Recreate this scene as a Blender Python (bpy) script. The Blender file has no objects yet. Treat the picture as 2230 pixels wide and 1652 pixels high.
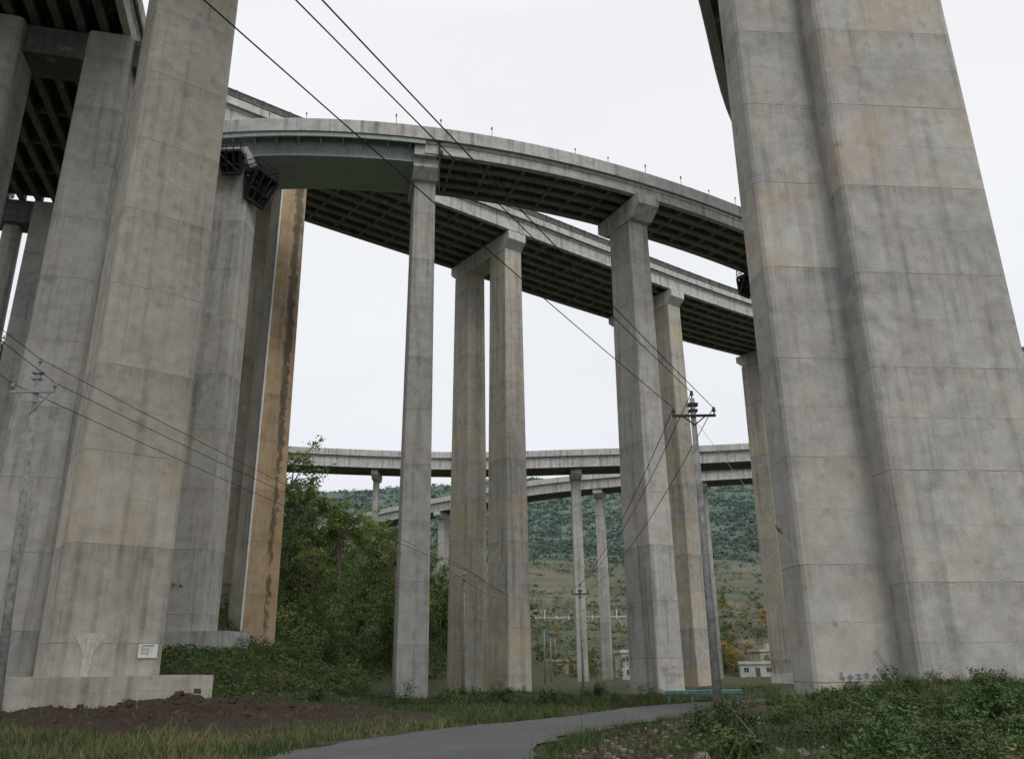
import bpy, math, random
import numpy as np
from mathutils import Vector, Matrix
random.seed(7); rng=np.random.default_rng(11)
scene=bpy.context.scene
COL=scene.collection
# ---------------------------------------------------------------- node helpers
class NT:
    def __init__(s,nt): s.nt=nt; s.L=nt.links
    def new(s,t): return s.nt.nodes.new(t)
    def put(s,sock,v):
        if v is None: return
        if isinstance(v,bpy.types.NodeSocket): s.L.new(v,sock)
        elif isinstance(v,(tuple,list)) and len(v)==3 and sock.type=='RGBA': sock.default_value=(*v,1)
        else: sock.default_value=v
    def m(s,op,a,b=None,c=None,clamp=False):
        n=s.new('ShaderNodeMath'); n.operation=op; n.use_clamp=clamp
        s.put(n.inputs[0],a); s.put(n.inputs[1],b)
        if c is not None: s.put(n.inputs[2],c)
        return n.outputs[0]
    def vm(s,op,a,b=None,scale=None):
        n=s.new('ShaderNodeVectorMath'); n.operation=op
        s.put(n.inputs[0],a)
        if b is not None: s.put(n.inputs[1],b)
        if scale is not None: s.put(n.inputs['Scale'],scale)
        return n.outputs[0]
    def mix(s,f,a,b,bt='MIX'):
        n=s.new('ShaderNodeMix'); n.data_type='RGBA'; n.blend_type=bt; n.clamp_factor=True
        s.put(n.inputs[0],f); s.put(n.inputs[6],a); s.put(n.inputs[7],b); return n.outputs[2]
    def noise(s,v,sc,det=4,ro=.55):
        n=s.new('ShaderNodeTexNoise'); s.put(n.inputs['Vector'],v)
        n.inputs['Scale'].default_value=sc; n.inputs['Detail'].default_value=det; n.inputs['Roughness'].default_value=ro
        return n.outputs['Fac']
    def mr(s,v,a,b,c=0.0,d=1.0):
        n=s.new('ShaderNodeMapRange'); s.put(n.inputs[0],v)
        for i,x in enumerate((a,b,c,d)): s.put(n.inputs[i+1],x)
        return n.outputs[0]
def newmat(name,rough=.85,metal=0):
    m=bpy.data.materials.new(name); m.use_nodes=True
    b=m.node_tree.nodes['Principled BSDF']; b.inputs['Roughness'].default_value=rough; b.inputs['Metallic'].default_value=metal
    b.inputs['Specular IOR Level'].default_value=.3
    return m,NT(m.node_tree),b
def concrete(name,c1,c2,lift=4.0,stain=.2,streak=.35,scol=(.40,.26,.13),spots=.5,joint=.52,face=False,holes=0.0):
    m,n,b=newmat(name,.9)
    T=n.new('ShaderNodeTexCoord'); tc=T.outputs['Object']
    rnd=n.new('ShaderNodeObjectInfo').outputs['Random']
    off=n.m('MULTIPLY',rnd,41.0)
    cx=n.new('ShaderNodeCombineXYZ'); n.put(cx.inputs[0],off); n.put(cx.inputs[1],off)
    v=n.vm('ADD',tc,cx.outputs[0])
    sp=n.new('ShaderNodeSeparateXYZ'); n.L.new(tc,sp.inputs[0])
    big=n.noise(v,.28,4); mid=n.noise(v,1.5,6,.62); fine=n.noise(v,13,5,.65)
    st=n.noise(n.vm('MULTIPLY',v,(1.9,1.9,.09)),1.0,5,.6)
    st2=n.noise(n.vm('MULTIPLY',v,(6.5,6.5,.22)),1.0,4,.6)
    wob=n.m('MULTIPLY',n.m('SUBTRACT',mid,.5),.02)
    lz=n.m('ADD',n.m('ADD',n.m('DIVIDE',sp.outputs[2],lift),rnd),wob)
    fl=n.m('FLOOR',lz); fr=n.m('FRACT',lz)
    wn=n.new('ShaderNodeTexWhiteNoise'); wn.noise_dimensions='1D'; n.put(wn.inputs['W'],n.m('ADD',fl,n.m('MULTIPLY',rnd,97.0)))
    wv=wn.outputs[0]
    col=n.mix(n.mr(big,.35,.65),c1,c2)
    tone=n.m('ADD',n.mr(wv,0,1,.88,1.09),n.m('MULTIPLY',n.m('SUBTRACT',mid,.5),.8))
    tone=n.m('ADD',tone,n.m('MULTIPLY',n.m('SUBTRACT',fine,.5),.30))
    tone=n.m('SUBTRACT',tone,n.m('MULTIPLY',n.mr(st,.50,.72),streak))
    tone=n.m('ADD',tone,n.m('MULTIPLY',n.mr(st2,.58,.8),streak*.4))
    tone=n.m('SUBTRACT',tone,n.m('MULTIPLY',n.mr(st2,.42,.25),streak*.3))
    under=n.m('MULTIPLY',n.mr(fr,.78,1.0),n.mr(st2,.38,.62))
    tone=n.m('SUBTRACT',tone,n.m('MULTIPLY',under,.22))
    col=n.vm('SCALE',col,scale=tone)
    sf=n.m('MULTIPLY',n.mr(n.noise(v,.42,5,.62),.42,.60),n.mr(wv,.15,.9,.15,1))
    sf=n.m('MULTIPLY',n.m('MULTIPLY',sf,n.mr(st2,.3,.6,.45,1)),stain)
    col=n.mix(sf,col,scol)
    vo=n.new('ShaderNodeTexVoronoi'); n.put(vo.inputs['Vector'],v); vo.inputs['Scale'].default_value=.85
    s1=n.m('MULTIPLY',n.mr(n.m('ADD',vo.outputs['Distance'],n.m('MULTIPLY',mid,.35)),.20,.30,1,0),n.mr(fine,.36,.58))
    s1=n.m('MULTIPLY',s1,n.mr(big,.42,.55,.25,1))
    col=n.mix(n.m('MULTIPLY',s1,spots),col,(.15,.12,.09))
    run=n.m('ADD',sp.outputs[0],sp.outputs[1])
    if holes>0:
        hx=n.m('SUBTRACT',n.m('FRACT',n.m('DIVIDE',run,1.18)),.5); hz=n.m('SUBTRACT',n.m('FRACT',n.m('MULTIPLY',lz,3.0)),.5)
        hd=n.m('SQRT',n.m('ADD',n.m('POWER',n.m('MULTIPLY',hx,1.18),2.0),n.m('POWER',n.m('MULTIPLY',hz,lift/3.0),2.0)))
        cell=n.new('ShaderNodeTexWhiteNoise'); cell.noise_dimensions='2D'
        cc=n.new('ShaderNodeCombineXYZ'); n.put(cc.inputs[0],n.m('FLOOR',n.m('DIVIDE',run,1.18))); n.put(cc.inputs[1],n.m('FLOOR',n.m('MULTIPLY',lz,3.0))); n.L.new(cc.outputs[0],cell.inputs['Vector'])
        on=n.mr(cell.outputs[0],.3,.8)
        dot=n.m('MULTIPLY',n.mr(hd,.02,.055,1,0),.7); halo=n.m('MULTIPLY',n.m('MULTIPLY',n.mr(n.m('ADD',hd,n.m('MULTIPLY',n.m('SUBTRACT',mid,.5),.7)),.04,.26,1,0),n.mr(fine,.36,.6)),.5)
        col=n.mix(n.m('MULTIPLY',n.m('MULTIPLY',n.m('MAXIMUM',dot,halo),on),holes),col,(.18,.135,.10))
    pale=n.mr(n.noise(v,.9,3,.5),.63,.70)
    col=n.mix(n.m('MULTIPLY',pale,.25),col,(.55,.54,.5))
    j1=n.m('MAXIMUM',n.mr(fr,.0,.012,1,0),n.mr(fr,.992,1.0,0,1))
    r2=n.m('FRACT',n.m('DIVIDE',n.m('ADD',run,n.m('MULTIPLY',fl,.37)),2.37))
    j2=n.m('MULTIPLY',n.mr(r2,0,.010,1,0),.3)
    h3=n.m('FRACT',n.m('MULTIPLY',lz,2.0)); j3=n.m('MULTIPLY',n.mr(h3,0,.016,1,0),.45)
    jj=n.m('MAXIMUM',n.m('MAXIMUM',j1,j2),j3); jj=n.m('MULTIPLY',jj,n.mr(mid,.38,.6,.15,1))
    col=n.mix(n.m('MULTIPLY',jj,joint),col,(.09,.082,.07))
    if face:
        sn=n.new('ShaderNodeSeparateXYZ'); n.L.new(T.outputs['Normal'],sn.inputs[0])
        fm=n.mr(sn.outputs[1],-.75,-.5,1,0)
        oc=n.mix(n.mr(n.noise(v,.5,5,.6),.35,.65),(.385,.265,.15),(.43,.33,.22)); oc=n.vm('SCALE',oc,scale=n.m('MULTIPLY',tone,1.03))
        oc=n.mix(n.mr(n.noise(v,1.0,6,.7),.52,.66,0,.5),oc,(.36,.33,.27))
        oc=n.mix(n.m('MULTIPLY',jj,.6),oc,(.12,.08,.05))
        xw=n.m('ADD',sp.outputs[0],n.m('MULTIPLY',n.m('SUBTRACT',mid,.5),1.0))
        band=n.m('SUBTRACT',1.0,n.m('MULTIPLY',n.m('ABSOLUTE',n.m('SUBTRACT',xw,.50)),1.9),clamp=True)
        bn=n.noise(n.vm('MULTIPLY',v,(2.4,2.4,.7)),1,7,.8)
        hgt=n.mr(sp.outputs[2],4.0,34.0,-.10,.05)
        bk=n.m('MULTIPLY',n.mr(n.m('ADD',n.m('ADD',bn,hgt),n.m('MULTIPLY',band,.32)),.60,.72),n.mr(band,0,.25))
        oc=n.mix(n.m('MULTIPLY',bk,.8),oc,(.065,.066,.052))
        col=n.mix(fm,col,oc)
    n.L.new(col,b.inputs['Base Color'])
    bp=n.new('ShaderNodeBump'); bp.inputs['Strength'].default_value=.5; bp.inputs['Distance'].default_value=.03
    hh=n.m('SUBTRACT',n.m('ADD',fine,n.m('MULTIPLY',mid,1.5)),n.m('MULTIPLY',jj,1.3))
    n.L.new(hh,bp.inputs['Height']); n.L.new(bp.outputs[0],b.inputs['Normal'])
    return m
def plain(name,c,rough=.7,metal=0,var=.25,sc=3.0):
    m,n,b=newmat(name,rough,metal)
    tc=n.new('ShaderNodeTexCoord').outputs['Object']
    f=n.noise(tc,sc,5,.6); f2=n.noise(n.vm('MULTIPLY',tc,(3,3,.4)),sc,4,.6)
    t=n.m('ADD',n.mr(f,.3,.7,1-var,1+var),n.mr(f2,.4,.8,.05,-.25))
    n.L.new(n.vm('SCALE',n.mix(0.0,c,c),scale=t),b.inputs['Base Color'])
    return m
def leafmat(name,cols,rough=.6,trans=.2,rv=.25):
    m,n,b=newmat(name,rough)
    at=n.new('ShaderNodeAttribute'); at.attribute_name='tone'
    rnd=n.new('ShaderNodeObjectInfo').outputs['Random']
    r=n.new('ShaderNodeValToRGB'); e=r.color_ramp.elements
    e[0].position=0; e[0].color=(*cols[0],1); e[1].position=1; e[1].color=(*cols[-1],1)
    for i,c in enumerate(cols[1:-1]):
        k=e.new((i+1)/(len(cols)-1)); k.color=(*c,1)
    n.L.new(n.m('ADD',at.outputs['Fac'],n.mr(rnd,0,1,-rv,rv),clamp=True),r.inputs[0])
    n.L.new(r.outputs[0],b.inputs['Base Color'])
    b.inputs['Specular IOR Level'].default_value=.2
    if trans>0:
        tr=n.new('ShaderNodeBsdfTranslucent'); n.L.new(r.outputs[0],tr.inputs[0])
        mx=n.new('ShaderNodeMixShader'); mx.inputs[0].default_value=trans
        n.L.new(b.outputs[0],mx.inputs[1]); n.L.new(tr.outputs[0],mx.inputs[2])
        out=[x for x in m.node_tree.nodes if x.type=='OUTPUT_MATERIAL'][0]; n.L.new(mx.outputs[0],out.inputs[0])
    return m
# ---------------------------------------------------------------- mesh helpers
class MB:
    def __init__(s): s.v=[]; s.f=[]
    def add(s,vs,fs):
        o=len(s.v); s.v+= [tuple(p) for p in vs]; s.f+=[tuple(i+o for i in f) for f in fs]
    def box(s,c,sz,rz=0,M=None):
        hx,hy,hz=sz[0]/2,sz[1]/2,sz[2]/2; R=Matrix.Rotation(rz,3,'Z') if M is None else M
        vs=[Vector(c)+R@Vector((x*hx,y*hy,z*hz)) for z in(-1,1) for x,y in((-1,-1),(1,-1),(1,1),(-1,1))]
        s.add(vs,[(3,2,1,0),(4,5,6,7),(0,1,5,4),(1,2,6,5),(2,3,7,6),(3,0,4,7)])
    def beam(s,a,b,w,h):
        a=Vector(a);b=Vector(b);d=b-a
        if d.length<1e-6: return
        M=d.to_track_quat('X','Z').to_matrix(); s.box((a+b)/2,(d.length,w,h),M=M)
    def tube(s,pts,r,seg=6,cap=True):
        pts=[Vector(p) for p in pts]; n=len(pts)
        rr=r if isinstance(r,(list,tuple)) else [r]*n; vs=[]
        for i,p in enumerate(pts):
            d=(pts[min(i+1,n-1)]-pts[max(i-1,0)]).normalized()
            u=d.orthogonal().normalized() if i==0 else (u-d*u.dot(d)).normalized()
            w=d.cross(u)
            for k in range(seg):
                a=2*math.pi*k/seg; vs.append(p+(u*math.cos(a)+w*math.sin(a))*rr[i])
        fs=[(i*seg+k,i*seg+(k+1)%seg,(i+1)*seg+(k+1)%seg,(i+1)*seg+k) for i in range(n-1) for k in range(seg)]
        if cap: fs+= [tuple(range(seg-1,-1,-1)),tuple((n-1)*seg+k for k in range(seg))]
        s.add(vs,fs)
def obj(name,mb,mat,loc=(0,0,0),parent=None,rot=0,smooth=False):
    me=bpy.data.meshes.new(name); me.from_pydata([tuple(p) for p in mb.v],[],mb.f); me.update()
    if mat: me.materials.append(mat)
    if smooth: me.polygons.foreach_set('use_smooth',[True]*len(me.polygons))
    o=bpy.data.objects.new(name,me); o.location=loc; o.rotation_euler=(0,0,rot); COL.objects.link(o)
    if parent: o.parent=parent
    return o
def share(name,me,loc,parent,rot=0):
    o=bpy.data.objects.new(name,me); o.location=loc; o.rotation_euler=(0,0,rot); o.parent=parent; COL.objects.link(o); return o
def empty(name,loc,rot=0):
    e=bpy.data.objects.new(name,None); e.location=loc; e.rotation_euler=(0,0,rot); e.empty_display_size=.5; COL.objects.link(e); return e
def tag(o,label=None,cat=None,group=None,kind=None):
    if label: o['label']=label
    if cat: o['category']=cat
    if group: o['group']=group
    if kind: o['kind']=kind
    return o
def npmesh(name,V,nper,mat,tone=None):
    N=len(V)//nper; me=bpy.data.meshes.new(name)
    me.vertices.add(len(V)); me.vertices.foreach_set('co',V.astype(np.float32).ravel())
    me.loops.add(len(V)); me.loops.foreach_set('vertex_index',np.arange(len(V),dtype=np.int32))
    me.polygons.add(N); me.polygons.foreach_set('loop_start',np.arange(0,len(V),nper,dtype=np.int32))
    try: me.polygons.foreach_set('loop_total',np.full(N,nper,dtype=np.int32))
    except Exception: pass
    if tone is not None:
        a=me.attributes.new('tone','FLOAT','FACE'); a.data.foreach_set('value',np.clip(tone,0,1).astype(np.float32))
    me.update(calc_edges=True); me.validate()
    if mat: me.materials.append(mat)
    return me
def leafquads(C,size,flat=.5,wd=.55):
    N=len(C); n=rng.normal(size=(N,3)); n[:,2]=np.abs(n[:,2])+flat; n/=np.linalg.norm(n,axis=1)[:,None]
    t=rng.normal(size=(N,3)); t-=n*(t*n).sum(1)[:,None]; t/=np.linalg.norm(t,axis=1)[:,None]
    b=np.cross(n,t); s=np.asarray(size).reshape(-1,1)*np.ones((N,1))
    V=np.empty((N,4,3)); V[:,0]=C-t*s; V[:,1]=C-b*s*wd+t*s*.1; V[:,2]=C+t*s; V[:,3]=C+b*s*wd+t*s*.1
    return V.reshape(-1,3)
# ---------------------------------------------------------------- terrain
_h=np.random.default_rng(5).random((256,256))
def vn(x,y):
    x=np.asarray(x,float);y=np.asarray(y,float)
    xi=np.floor(x).astype(int);yi=np.floor(y).astype(int);fx=x-xi;fy=y-yi
    fx=fx*fx*(3-2*fx);fy=fy*fy*(3-2*fy)
    g=lambda a,b:_h[a%256,b%256]
    return (g(xi,yi)*(1-fx)+g(xi+1,yi)*fx)*(1-fy)+(g(xi,yi+1)*(1-fx)+g(xi+1,yi+1)*fx)*fy-.5
def fbm(x,y,o=4):
    s=0;a=1
    for i in range(o): s=s+a*vn(x*2**i+17*i,y*2**i+31*i); a*=.5
    return s
def sst(a,b,x): t=np.clip((x-a)/(b-a),0,1); return t*t*(3-2*t)
FOOT=[(-120,46),(-45,50),(-26,56),(-18,62),(-14,75),(-4,105),(4,140),(15,220),(20,300)]
ROAD=[(-2,-60),(-2,0),(-2.1,10),(-2.1,16.4),(-1.3,21),(1.1,26),(4.2,31.5),(6.6,37),(10,42),(16,46.5),(26,50),(45,52)]
def catmull(P,step):
    P=[Vector((*p,)) for p in P]; out=[]
    Q=[P[0]*2-P[1]]+P+[P[-1]*2-P[-2]]
    for i in range(1,len(Q)-2):
        p0,p1,p2,p3=Q[i-1:i+3]; k=max(1,int(round((p2-p1).length/step)))
        for j in range(k):
            t=j/k; out.append(.5*((2*p1)+(p2-p0)*t+(2*p0-5*p1+4*p2-p3)*t*t+(3*p1-p0-3*p2+p3)*t**3))
    out.append(P[-1]); return out
RP=np.array([tuple(p) for p in catmull(ROAD,1.0)])
EY=[0,16,22,27,32,38,45]; EX=[.4,.7,1.7,4.0,6.7,9.6,14]
def pdist(x,y,P):
    d=np.full(np.shape(x),1e9)
    for (ax,ay),(bx,by) in zip(P[:-1],P[1:]):
        dx,dy=bx-ax,by-ay; t=np.clip(((x-ax)*dx+(y-ay)*dy)/(dx*dx+dy*dy+1e-9),0,1)
        d=np.minimum(d,np.hypot(x-ax-t*dx,y-ay-t*dy))
    return d
def G(x,y,nz=True):
    x=np.asarray(x,float);y=np.asarray(y,float)
    base=-.01*np.clip(y-20,0,150)
    e=np.interp(y,EY,EX)
    mound=(.12+.83*sst(12,29,y))*sst(e+1.2,e+8.5,x)*(1-sst(33,40,y))
    xf=np.interp(y,[46,50,56,62,75,105,140,220,300],[-120,-45,-26,-18,-14,-4,4,15,20])
    d=np.where((y>46)&(x<xf),pdist(x,y,FOOT),0)
    hill=(.62+.22*sst(80,105,y))*(np.sqrt(d*d+9)-3)
    cap=23+.45*np.clip(-x-40,0,200)
    hill=cap-np.log1p(np.exp(np.clip((cap-hill)/3,-30,30)))*3 ; hill=np.maximum(hill,0)*(d>0)
    hill=hill*(1-sst(230,300,y))
    hill=hill+3.0*sst(43.5,54,y)*(1-sst(-17.5,-8,x))*(1-sst(66,92,y))
    ridge=134+26*sst(-150,60,x)+22*fbm(x/160,y/900+3,4)
    mt=.33*np.clip(y-235,0,2000)
    mt=mt+ (np.round(mt/2.6)*2.6-mt)*.55*(1-sst(360,430,y))*sst(240,260,y)
    mt=mt+16*fbm(x/70,y/70,4)*sst(280,480,y)+4*fbm(x/40+5,y/40,3)*sst(245,300,y)
    over=np.clip(mt-ridge,0,1e4); mt=np.where(mt>ridge,ridge-over*.25,mt)
    z=base+np.maximum(mound,0)+np.maximum(hill,mt)
    if nz:
        rd=pdist(x,y,RP[::3]); k=sst(2.8,5,rd)
        z=z+k*(.22*fbm(x/2.3,y/2.3,4)+ .5*fbm(x/9+9,y/9,3)*sst(44,60,y))
        hp=np.exp(-((x+11)/6.5)**2-((y-30)/5)**2)
        z=z+k*hp*(.40+.8*fbm(x/1.3,y/1.3,4)+.55*np.abs(fbm(x/.8+4,y/.8,3)))
        z=z+.75*np.exp(-((x+13.3)/1.1)**2-((y-35.0)/.8)**2)
        z=z+k*.25*np.exp(-((x-e-3.2)/1.5)**2)*(y<32)*(.4+1.5*fbm(x/.9,y/.9,4))
    return z
def g1(x,y): return float(G(np.array([x]),np.array([y]))[0])
# ---------------------------------------------------------------- materials
M_A=concrete('concrete_pale',(.43,.405,.35),(.49,.465,.41),4.4,.52,.33,(.40,.29,.175),.55,holes=.65)
M_R=concrete('concrete_grey',(.365,.36,.345),(.45,.435,.40),4.0,.62,.30,(.41,.30,.19),.55,holes=.75)
M_P=concrete('concrete_weathered',(.37,.365,.35),(.45,.44,.41),4.2,.25,.45,spots=.4)
M_L=concrete('concrete_ochre',(.39,.375,.34),(.46,.43,.37),4.2,.7,.42,(.44,.32,.17),.35)
M_LO=concrete('concrete_tan_stained',(.26,.235,.19),(.33,.30,.24),4.2,.6,.45,(.30,.22,.13),.3)
M_L0=concrete('concrete_orange_face',(.28,.265,.235),(.35,.33,.29),4.2,.35,.4,(.34,.25,.15),.3,face=True)
M_D=concrete('deck_concrete',(.45,.445,.43),(.54,.53,.51),7.0,.05,.55,spots=.15,joint=.0)
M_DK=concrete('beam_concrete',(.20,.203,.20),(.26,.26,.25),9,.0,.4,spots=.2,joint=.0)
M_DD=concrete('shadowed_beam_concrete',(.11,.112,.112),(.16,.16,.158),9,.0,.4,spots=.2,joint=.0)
M_steel=plain('blue_grey_paint',(.33,.39,.375),.55,0,.12,1.0)
M_dark=plain('dark_metal',(.025,.027,.028),.5,.3,.2)
M_black=plain('weathered_rail',(.085,.085,.078),.7,.1,.6)
M_galv=plain('galvanised',(.28,.29,.30),.5,.4,.15)
M_white=plain('white_paint',(.70,.70,.67),.6,0,.12)
M_pole=plain('pole_concrete',(.27,.27,.257),.85,0,.4,4)
M_cer=plain('insulator_ceramic',(.10,.05,.04),.25,0,.1)
M_wire=plain('cable_black',(.02,.02,.022),.6)
M_teal=plain('teal_rail_paint',(.15,.34,.31),.6,0,.35)
M_bark=plain('bark',(.15,.125,.095),.95,0,.4,6)
M_rock=plain('rubble_stone',(.20,.18,.155),.95,0,.45,2)
M_clod=plain('soil_clod',(.065,.046,.033),.95,0,.4,2)
M_glass=plain('window_glass',(.05,.06,.065),.15)
M_wallw=plain('house_render_white',(.56,.55,.52),.9,0,.2,.6)
M_wally=plain('house_render_cream',(.40,.35,.27),.9,0,.2,.6)
M_red=plain('red_paint',(.38,.12,.10),.7,0,.4); M_blue=plain('blue_paint',(.16,.21,.33),.7,0,.4); M_blk=plain('dark_stain',(.12,.12,.11),.8,0,.5)
M_ink=plain('print_grey',(.18,.19,.2),.7)
M_leaf=leafmat('leaf_green',[(.038,.066,.018),(.085,.138,.034),(.15,.205,.048),(.24,.27,.075)])
M_leafd=leafmat('leaf_dark',[(.026,.05,.019),(.055,.098,.03),(.088,.142,.04),(.13,.18,.055)])
M_leafy=leafmat('leaf_autumn',[(.09,.085,.03),(.18,.15,.045),(.27,.20,.06),(.32,.20,.06)])
M_under=leafmat('undergrowth_leaf',[(.027,.05,.015),(.058,.10,.026),(.098,.15,.038),(.16,.20,.058)])
M_bush=leafmat('bush_leaf',[(.017,.030,.012),(.036,.062,.020),(.062,.096,.031),(.12,.145,.052)])
M_bush2=leafmat('bush_leaf_broad',[(.022,.042,.015),(.044,.08,.025),(.072,.118,.035),(.11,.155,.05)])
M_far=leafmat('hazed_far_forest_leaf',[(.074,.108,.092),(.082,.118,.099),(.091,.129,.106),(.101,.14,.111)],trans=.4,rv=0)  # aerial haze painted into the leaf colour as a pale blue-green
M_scrub=leafmat('scrub_leaf',[(.055,.068,.04),(.075,.086,.048),(.10,.10,.058),(.15,.12,.07)],trans=.2,rv=0)
M_grass=leafmat('grass_blade',[(.025,.044,.014),(.052,.084,.024),(.088,.11,.038),(.23,.19,.10)],rv=0)
# ground
mg,n,b=newmat('ground_soil_and_grass',.95)
ps=n.new('ShaderNodeNewGeometry').outputs['Position']; sp=n.new('ShaderNodeSeparateXYZ'); n.L.new(ps,sp.inputs[0])
X,Y,Z=sp.outputs
a1=n.noise(ps,.25,6,.6); a2=n.noise(ps,2.0,6,.65); a3=n.noise(ps,12,5,.7)
grass=n.mix(n.mr(a2,.35,.65),(.034,.050,.018),(.07,.085,.032))
soil=n.mix(a3,(.042,.033,.025),(.095,.075,.055))
c=n.mix(n.mr(a1,.38,.54),soil,grass)
dx=n.m('POWER',n.m('DIVIDE',n.m('ADD',X,11.0),8.5),2.0); dy=n.m('POWER',n.m('DIVIDE',n.m('SUBTRACT',Y,29.8),6.6),2.0)
heap=n.mr(n.m('ADD',n.m('ADD',dx,dy),n.m('MULTIPLY',n.m('SUBTRACT',a2,.5),2.2)),.7,1.15,1,0)
c=n.mix(heap,c,n.mix(n.mr(a3,.3,.7),(.020,.013,.009),(.078,.049,.033)))
edge=n.m('MULTIPLY',n.m('MULTIPLY',n.mr(X,.6,1.4),n.mr(Y,24,30,1,0)),n.mr(n.m('ADD',Z,n.m('MULTIPLY',n.m('SUBTRACT',a2,.5),.5)),.15,.45,1,0))
c=n.mix(n.m('MULTIPLY',edge,.85),c,n.mix(n.mr(a3,.3,.7),(.03,.023,.017),(.10,.075,.055)))
hillc=n.mix(n.mr(a2,.35,.65),(.03,.048,.017),(.07,.09,.033))
c=n.mix(n.mr(Z,1.2,2.6),c,hillc)
w=n.noise(n.vm('MULTIPLY',ps,(.012,.02,.45)),1.0,6,.65)
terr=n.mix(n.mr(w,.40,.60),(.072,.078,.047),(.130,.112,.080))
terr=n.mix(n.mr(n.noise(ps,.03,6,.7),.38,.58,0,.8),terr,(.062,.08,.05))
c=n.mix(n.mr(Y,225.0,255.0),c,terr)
forest=n.mix(n.mr(n.noise(ps,.12,6,.75),.35,.65),(.070,.102,.086),(.086,.122,.10))  # mountain ground colour carries the same painted-in bluish haze
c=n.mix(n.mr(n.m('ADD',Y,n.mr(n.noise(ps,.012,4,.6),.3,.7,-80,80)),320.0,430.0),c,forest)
n.L.new(c,b.inputs['Base Color'])
bp=n.new('ShaderNodeBump'); bp.inputs['Strength'].default_value=.9; bp.inputs['Distance'].default_value=.15; n.L.new(n.m('ADD',a2,a3),bp.inputs['Height']); n.L.new(bp.outputs[0],b.inputs['Normal'])
xs=np.concatenate([np.linspace(-1500,-160,40)[:-1],np.arange(-160,-40,2.5),np.arange(-40,40,.35),np.arange(40,160,2.5),np.linspace(160,420,40)[:-1],np.linspace(420,1500,24)])
ys=np.concatenate([np.linspace(-300,0,14)[:-1],np.arange(0,60,.3),np.arange(60,300,2.0),np.arange(300,900,6),np.linspace(900,1600,16)])
GX,GY=np.meshgrid(xs,ys); GZ=G(GX,GY)
nx,ny=len(xs),len(ys)
me=bpy.data.meshes.new('ground'); V=np.stack([GX,GY,GZ],-1).reshape(-1,3)
ii,jj=np.meshgrid(np.arange(nx-1),np.arange(ny-1)); q=(jj*nx+ii).ravel(); Fq=np.stack([q,q+1,q+1+nx,q+nx],1)
me.vertices.add(len(V)); me.vertices.foreach_set('co',V.astype(np.float32).ravel())
me.loops.add(Fq.size); me.loops.foreach_set('vertex_index',Fq.astype(np.int32).ravel())
me.polygons.add(len(Fq)); me.polygons.foreach_set('loop_start',np.arange(0,Fq.size,4,dtype=np.int32))
me.update(calc_edges=True); me.polygons.foreach_set('use_smooth',[True]*len(Fq)); me.materials.append(mg)
gr=bpy.data.objects.new('ground',me); COL.objects.link(gr); tag(gr,'valley floor of soil and weeds rising into wooded hills','ground',kind='structure')
# road
mr_,n,b=newmat('asphalt',.88)
ps=n.new('ShaderNodeNewGeometry').outputs['Position']
c=n.mix(n.mr(n.noise(ps,.5,5,.6),.35,.65),(.05,.052,.055),(.086,.086,.085)); c=n.mix(n.mr(n.noise(ps,60,3,.7),.4,.7),c,(.12,.12,.117))
c=n.mix(n.mr(n.noise(ps,1.3,6,.7),.55,.72),c,(.09,.077,.058))
cr=n.new('ShaderNodeTexVoronoi'); cr.feature='DISTANCE_TO_EDGE'; n.put(cr.inputs['Vector'],ps); cr.inputs['Scale'].default_value=.33
c=n.mix(n.m('MULTIPLY',n.mr(cr.outputs['Distance'],0,.006,1,0),n.mr(n.noise(ps,.7,3,.5),.45,.6,0,.6)),c,(.03,.028,.026)); n.L.new(c,b.inputs['Base Color'])
bp=n.new('ShaderNodeBump'); bp.inputs['Strength'].default_value=.4; bp.inputs['Distance'].default_value=.02; n.L.new(n.noise(ps,40,3,.7),bp.inputs['Height']); n.L.new(bp.outputs[0],b.inputs['Normal'])
mb=MB(); rp=[Vector((p[0],p[1])) for p in catmull(ROAD,.5)]
for i,p in enumerate(rp):
    t=(rp[min(i+1,len(rp)-1)]-rp[max(i-1,0)]).normalized(); nn=Vector((-t.y,t.x)); k=2.0+.5*(1-float(sst(14,28,p.y)))
    row=[]
    for o in(-1,-.5,0,.5,1):
        kk=k+.5*float(fbm(p.y*.9+o*5,o*7+p.x*.5,3)) if abs(o)==1 else k
        q=p+nn*o*kk; row.append((q.x,q.y,float(G(np.array([q.x]),np.array([q.y]),False)[0])+.035+.02*(1-abs(o))))
    mb.v+=row
    if i: 
        o=(i-1)*5; mb.f+=[(o+j+1,o+j,o+5+j,o+6+j) for j in range(4)]
tag(obj('road',mb,mr_),'narrow grey asphalt lane curving between weedy verges','road',kind='structure')
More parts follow.
